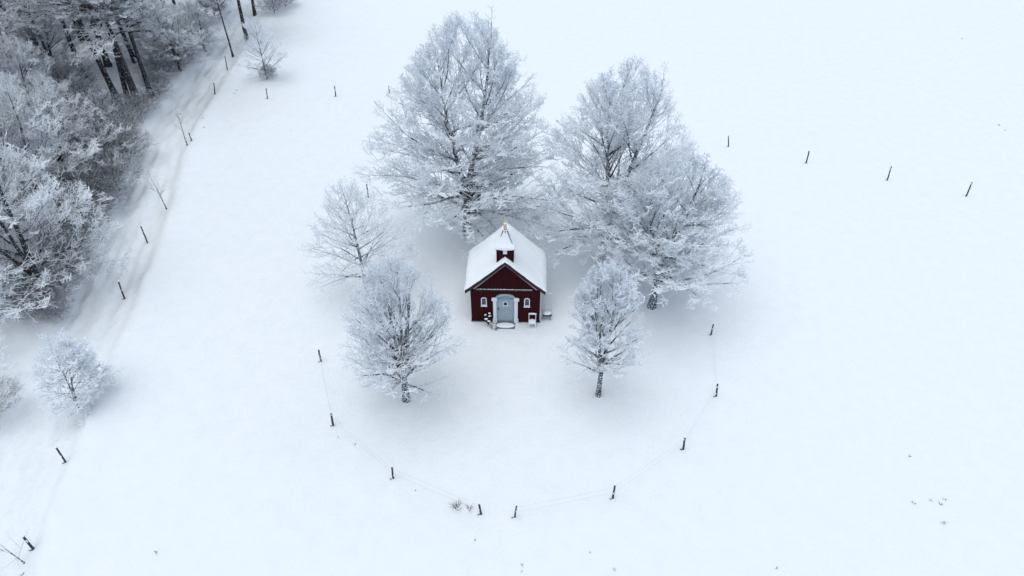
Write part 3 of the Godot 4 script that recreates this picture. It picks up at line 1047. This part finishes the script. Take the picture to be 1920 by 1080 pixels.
# ---------------------------------------------------------------- build
func _ready() -> void:
	var cam := Camera3D.new()
	cam.name = "camera"
	add_child(cam)
	cam.position = EYE
	cam.rotation_degrees = Vector3(-PITCH, 0, 0)
	cam.fov = rad_to_deg(2.0 * atan(540.0 / FOCAL))
	cam.near = 0.1
	cam.far = 2500.0
	cam.current = true

	var env := Environment.new()
	env.background_mode = Environment.BG_SKY
	var sm := ProceduralSkyMaterial.new()
	sm.sky_top_color = Color(0.875, 0.932, 0.995)
	sm.sky_horizon_color = Color(0.61, 0.715, 0.87)
	sm.sky_curve = 0.45
	sm.ground_bottom_color = Color(0.75, 0.82, 0.9)
	sm.ground_horizon_color = Color(0.61, 0.715, 0.87)
	sm.sun_angle_max = 0.0
	var sky := Sky.new()
	sky.sky_material = sm
	env.sky = sky
	env.background_energy_multiplier = 1.25
	env.tonemap_mode = Environment.TONE_MAPPER_LINEAR
	env.tonemap_exposure = 1.07
	env.sdfgi_enabled = true
	env.ssao_enabled = true
	env.ssil_enabled = true
	var we := WorldEnvironment.new()
	we.name = "world_environment"
	we.environment = env
	add_child(we)
	var sun := DirectionalLight3D.new()
	sun.name = "sun"
	sun.light_energy = 0.5
	sun.light_angular_distance = 60.0
	sun.light_color = Color(0.95, 0.978, 1.0)
	sun.shadow_enabled = true
	add_child(sun)
	sun.rotation_degrees = Vector3(-78, -50, 0)

	make_materials()
	build_ground()
	var at := build_chapel()
	for k in 3: sprays[k] = make_spray(40 + k, [0.017, 0.032], 0.95, 0.010)
	for k in [3, 4]: sprays[k] = make_spray(40 + k, [0.030, 0.052], 0.98, 0.012)
	for k in [5, 6]: sprays[k] = make_spray(40 + k, [0.014, 0.028], 0.60, 0.0)
	for k in [9, 10]: sprays[k] = make_spray(40 + k, [0.010, 0.019], 0.85, 0.007)
	for k in [7, 8]: sprays[k] = make_spray(40 + k, [0.009, 0.017], 0.22, 0.0)
	build_trees()
	build_fence()
	build_chapel_things(at)
	build_small_plants()

func build_trees() -> void:
	var g := "frosted trees round the chapel"
	make_tree("frosted_tree", "biggest frosted tree with tall oval crown directly behind the chapel", "tree", spot(876, 436),
		{"seed": 2, "height": 16.6, "radius": 6.6, "low": 0.4, "belly": 0.62, "full": 0.72, "limbs": 76, "trunk": 0.30, "first": 1.6, "up_low": 2.0, "up_high": 66.0, "stems": 2, "fork": 0.3, "bend": 0.02, "heavy": 0.42, "lean": Vector2(0.03, 0.0)}, g)
	make_tree("frosted_tree", "tall frosted tree with grey twiggy top behind the spreading forked tree", "tree", spot(1128, 482),
		{"seed": 5, "height": 14.4, "radius": 5.7, "low": 0.4, "belly": 0.62, "full": 0.65, "limbs": 64, "trunk": 0.26, "first": 1.6, "up_low": 5.0, "up_high": 68.0, "stems": 3, "fork": 0.3, "heavy": 0.40, "lean": Vector2(0.055, 0.0)}, g)
	make_tree("frosted_tree", "spreading frosted tree with dark forked trunk on the chapel's bench side", "tree", spot(1222, 575),
		{"seed": 8, "height": 10.7, "radius": 5.1, "low": 0.5, "belly": 0.66, "full": 0.55, "limbs": 56, "trunk": 0.25, "first": 1.9, "droop": 0.0, "up_low": 18.0, "up_high": 62.0, "stems": 2, "fork": 0.3, "heavy": 0.45, "lean": Vector2(0.04, 0.0)}, g)
	make_tree("frosted_tree", "thin sparse tree with bare dark leader behind the many-stemmed tree", "tree", spot(690, 556),
		{"seed": 11, "height": 9.0, "radius": 3.3, "low": 0.8, "belly": 0.62, "full": 0.75, "fine": 0.85, "limbs": 36, "trunk": 0.13, "first": 1.4, "up_low": 5.0, "up_high": 55.0, "heavy": 0.12, "dense": 0.9, "twiggy": 0.24, "lean": Vector2(-0.02, 0.0), "spray": 0.7}, g)
	make_tree("frosted_tree", "many-stemmed frosted tree with upright dark branches in front of the thin tree", "tree", spot(762, 750),
		{"seed": 14, "height": 9.5, "radius": 3.15, "low": 0.7, "belly": 0.84, "full": 0.62, "limbs": 50, "trunk": 0.20, "first": 1.3, "up_low": 26.0, "up_high": 80.0, "stems": 4, "fork": 0.25, "bend": 0.07, "fine": 0.6, "heavy": 0.24, "dense": 0.9, "spray": 0.75}, g)
	make_tree("frosted_tree", "small white frosted tree with dark bare foot across the gate path", "tree", spot(1122, 740),
		{"seed": 17, "height": 9.2, "radius": 1.95, "low": 1.1, "belly": 0.86, "full": 0.6, "limbs": 40, "trunk": 0.15, "first": 1.8, "up_low": 34.0, "up_high": 78.0, "stems": 2, "fork": 0.4, "heavy": 0.50, "dense": 0.85, "spray": 0.72}, g)
	# beside the track
	make_tree("snowy_shrub", "round shrub bowed under thick snow standing alone beside the track", "shrub", spot(141, 756),
		{"seed": 21, "height": 5.6, "radius": 1.55, "low": 0.3, "belly": 0.74, "full": 1.0, "uneven": 0.8, "twiggy": 0.32, "limbs": 40, "stems": 4, "fork": 0.1, "trunk": 0.06, "first": 0.5, "up_low": 5.0, "up_high": 55.0, "heavy": 1.5, "dense": 1.0, "spray": 0.65, "lean": Vector2(0.20, 0.0), "bend": -0.05})
	make_tree("sapling", "frosted young tree with shrubby foot standing off the wood's corner", "tree", spot(501, 150),
		{"seed": 24, "height": 6.4, "radius": 2.4, "low": 0.3, "belly": 0.7, "full": 0.6, "limbs": 22, "trunk": 0.09, "first": 0.6, "up_low": 15.0, "up_high": 65.0, "heavy": 0.3, "dense": 1.0, "twiggy": 0.4, "spray": 0.6})
	make_tree("sapling", "thin crooked bare sapling on the bank between two track posts", "tree", spot(311, 388),
		{"seed": 27, "height": 3.4, "radius": 0.8, "low": 1.0, "limbs": 7, "trunk": 0.05, "first": 1.2, "up_low": 40.0, "up_high": 70.0, "heavy": 0.3, "dense": 0.5, "spray": 0.45, "lean": Vector2(-0.09, 0.0)})
	make_tree("sapling", "straight thin bare sapling beside the short post on the bank", "tree", spot(351, 272),
		{"seed": 28, "height": 3.8, "radius": 0.6, "low": 1.2, "limbs": 5, "trunk": 0.055, "first": 1.5, "up_low": 50.0, "up_high": 75.0, "heavy": 0.2, "dense": 0.45, "spray": 0.4})
	make_tree("leafless_shrub", "small leafless shrub beside the lone track post", "shrub", spot(38, 1046),
		{"seed": 31, "height": 1.9, "radius": 1.1, "low": 0.2, "limbs": 9, "trunk": 0.035, "first": 0.4, "up_low": 30.0, "up_high": 60.0, "heavy": 0.15, "dense": 0.5, "spray": 0.45, "lean": Vector2(-0.25, 0.0)})
	make_tree("leafless_shrub", "dark leafless shrub at the track opposite the snow laden round shrub", "shrub", spot(-6, 778),
		{"seed": 33, "height": 2.6, "radius": 1.5, "low": 0.1, "limbs": 40, "twiggy": 0.5, "bare": 7, "trunk": 0.05, "first": 0.2, "up_low": 15.0, "up_high": 60.0, "heavy": 0.15, "thin": true, "spray": 0.6})
	make_tree("leafless_shrub", "low frosted shrub above the dark leafless shrub by the track", "shrub", spot(-18, 694),
		{"seed": 34, "height": 2.2, "radius": 1.9, "low": 0.1, "limbs": 18, "trunk": 0.05, "first": 0.2, "up_low": 10.0, "up_high": 50.0, "heavy": 0.3, "spray": 0.65})
	# the wood: wide, low-branched trees at its edge
	var edge := "woodland trees beside the track"
	var e1 := make_tree("woodland_tree", "wide leaning tree with rusty dark trunk at the end of the wood", "tree", spot(97, 562),
		{"seed": 41, "height": 11.6, "radius": 5.6, "low": 0.4, "belly": 0.66, "full": 0.55, "limbs": 44, "trunk": 0.24, "first": 1.0, "up_low": 5.0, "up_high": 60.0, "stems": 3, "fork": 0.2, "heavy": 0.34, "lean": Vector2(-0.10, -0.02), "thin": true, "bark": "forest_bark"}, edge)
	var e2 := make_tree("woodland_tree", "round crowned frosted tree above the dark shrubs of the wood edge", "tree", spot(95, 415),
		{"seed": 44, "height": 11.0, "radius": 5.4, "low": 0.4, "belly": 0.68, "full": 0.55, "limbs": 42, "trunk": 0.22, "first": 1.0, "up_low": 8.0, "up_high": 62.0, "stems": 3, "fork": 0.25, "heavy": 0.30, "lean": Vector2(-0.04, 0.0), "thin": true, "bark": "forest_bark"}, edge)
	var mass := "frosted trees of the wood's lower storey"
	var tell := "frosted round tree inside the wood, one of its lower storey"
	for q in [[e2, 130, 335, 2.1, 0.82, "frosted tree behind the row of dark shrubs, below the tall trunks"], [e1, 20, 330, 1.2, 0.9], [e2, -30, 480, 0.7, 0.95], [e1, 60, 262, 3.9, 0.8], [e2, -20, 215, 5.0, 1.0], [e1, -60, 380, 2.6, 1.0], [e2, 338, 134, 4.1, 0.66, "frosted tree drooping over the track beside the clump of tall trunks"], [e1, 110, 150, 5.2, 0.85], [e2, 175, 60, 0.2, 0.7], [e1, 30, 130, 2.0, 0.95], [e2, 90, 60, 3.3, 0.9], [e1, 250, 30, 1.0, 0.6], [e2, 380, 20, 2.2, 0.75], [e1, 385, 92, 0.4, 0.5, "small frosted tree between the drooping tree and the slender dark stem"], [e2, 300, 110, 5.6, 0.7]]:
		copy_of(q[0], spot(q[1], q[2]), q[3], q[4], q[5] if q.size() > 5 else tell, mass)
	# tall trees: trunks in view, crowns mostly above the frame
	var tallg := "tall dark trunked trees of the wood"
	var talls := []
	for s in 2:
		talls.append(make_tree("tall_tree", "tall woodland tree with dark trunk and frosted limbs reaching over the track" if s == 0 else "second tall trunk of the close clump at the wood's corner", "tree", spot([262, 222][s], [200, 190][s]),
			{"seed": 51 + s * 3, "height": [23.0, 21.0][s], "radius": [6.6, 5.6][s], "low": 3.2, "belly": 0.85, "full": 0.5, "limbs": 44, "trunk": [0.36, 0.30][s], "first": 9.0, "up_low": 4.0, "up_high": 60.0, "heavy": 0.22, "dense": 0.85, "droop": 0.03, "spray": 0.95, "lean": [Vector2(-0.02, 0.0), Vector2(-0.10, 0.02)][s], "thin": true, "bark": "forest_bark"}, tallg))
	for q in [[0, 285, 183, 1.9, 0.75, "outermost trunk of the tall clump, standing closest to the track"], [1, 243, 199, 3.1, 0.9, "middle trunk of the close clump of tall trees"], [1, 290, 74, 0.4, 0.95], [0, 205, 128, 4.2, 0.9], [1, 156, 82, 2.2, 1.0], [0, 92, 140, 0.9, 0.95], [1, 40, 90, 5.3, 1.0], [0, 120, 20, 3.3, 0.9],
		[1, 345, 60, 1.4, 0.8], [0, 215, 30, 5.6, 0.85], [1, 10, 10, 2.9, 1.0], [0, 461, 68, 2.5, 0.7, "thick dark trunk at the wood's corner between slender stem and sapling"], [1, 476, 20, 4.4, 0.75, "farthest thick trunk at the wood's corner above the sapling"], [0, 390, 10, 0.3, 0.8], [1, 310, 20, 5.0, 0.9], [0, 60, 20, 1.1, 1.0], [1, -60, 120, 0.5, 1.0], [0, -90, 260, 3.8, 1.0], [1, -120, 400, 2.4, 1.0], [0, 160, 150, 2.0, 0.8], [1, 255, 120, 5.9, 0.85]]:
		copy_of(talls[q[0]], spot(q[1], q[2]), q[3], q[4], q[5] if q.size() > 5 else "tall tree with dark trunk standing inside the frosted wood", tallg)
	make_tree("slender_tree", "slender dark stem with few branches next to a post at the wood's corner", "tree", spot(435, 98),
		{"seed": 61, "height": 13.0, "radius": 2.6, "low": 5.0, "limbs": 20, "trunk": 0.11, "first": 5.0, "up_low": 15.0, "up_high": 60.0, "heavy": 0.3, "dense": 0.6, "spray": 0.8, "lean": Vector2(-0.03, 0.0), "thin": true, "bark": "forest_bark"})
	# undergrowth
	var ug := "shrubs along the edge of the wood"
	var s1 := make_tree("woodland_shrub", "dark twiggy shrub on the edge of the wood beside the track", "shrub", spot(250, 232),
		{"seed": 71, "height": 2.8, "radius": 1.9, "low": 0.1, "limbs": 44, "twiggy": 0.5, "bare": 7, "trunk": 0.05, "first": 0.15, "up_low": 15.0, "up_high": 65.0, "heavy": 0.1, "thin": true, "spray": 0.6, "bend": 0.05}, ug)
	var s2 := make_tree("woodland_shrub", "dark twiggy shrub on the edge of the wood beside the track", "shrub", spot(222, 352),
		{"seed": 74, "height": 3.2, "radius": 2.2, "low": 0.1, "limbs": 46, "twiggy": 0.5, "bare": 7, "trunk": 0.05, "first": 0.15, "up_low": 10.0, "up_high": 60.0, "heavy": 0.1, "thin": true, "spray": 0.65}, ug)
	var sh := [s1, s2]
	var k := 0
	for q in [[238, 262, 1.0], [242, 300, 1.0], [206, 388, 0.9], [180, 300, 1.1], [190, 345, 1.2], [200, 250, 1.2], [165, 225, 1.2], [150, 270, 1.2], [175, 400, 1.0], [165, 445, 0.9], [150, 500, 0.8], [122, 548, 0.7], [75, 585, 0.75], [110, 590, 0.5], [60, 540, 0.9], [275, 215, 0.7], [300, 180, 0.8],
		[110, 200, 1.3], [60, 180, 1.3], [330, 120, 0.9], [370, 80, 0.9], [400, 40, 1.0], [515, 24, 1.1], [535, 10, 0.9], [310, 140, 0.8], [505, 148, 0.45], [10, 560, 0.9], [140, 190, 1.3], [225, 285, 1.1], [205, 315, 1.2], [185, 375, 1.1], [130, 240, 1.3], [85, 225, 1.3], [300, 150, 0.9], [355, 110, 0.9], [40, 220, 1.3], [150, 380, 1.1], [130, 430, 1.1], [120, 500, 1.0]]:
		var inside: bool = q[0] < 200 and q[1] < 480
		copy_of(sh[k % 2], spot(q[0], q[1]), k * 1.7, q[2], "dark undergrowth shrub between the trees inside the wood" if inside else "dark twiggy shrub on the edge of the wood beside the track", "undergrowth inside the wood" if inside else ug)
		k += 1
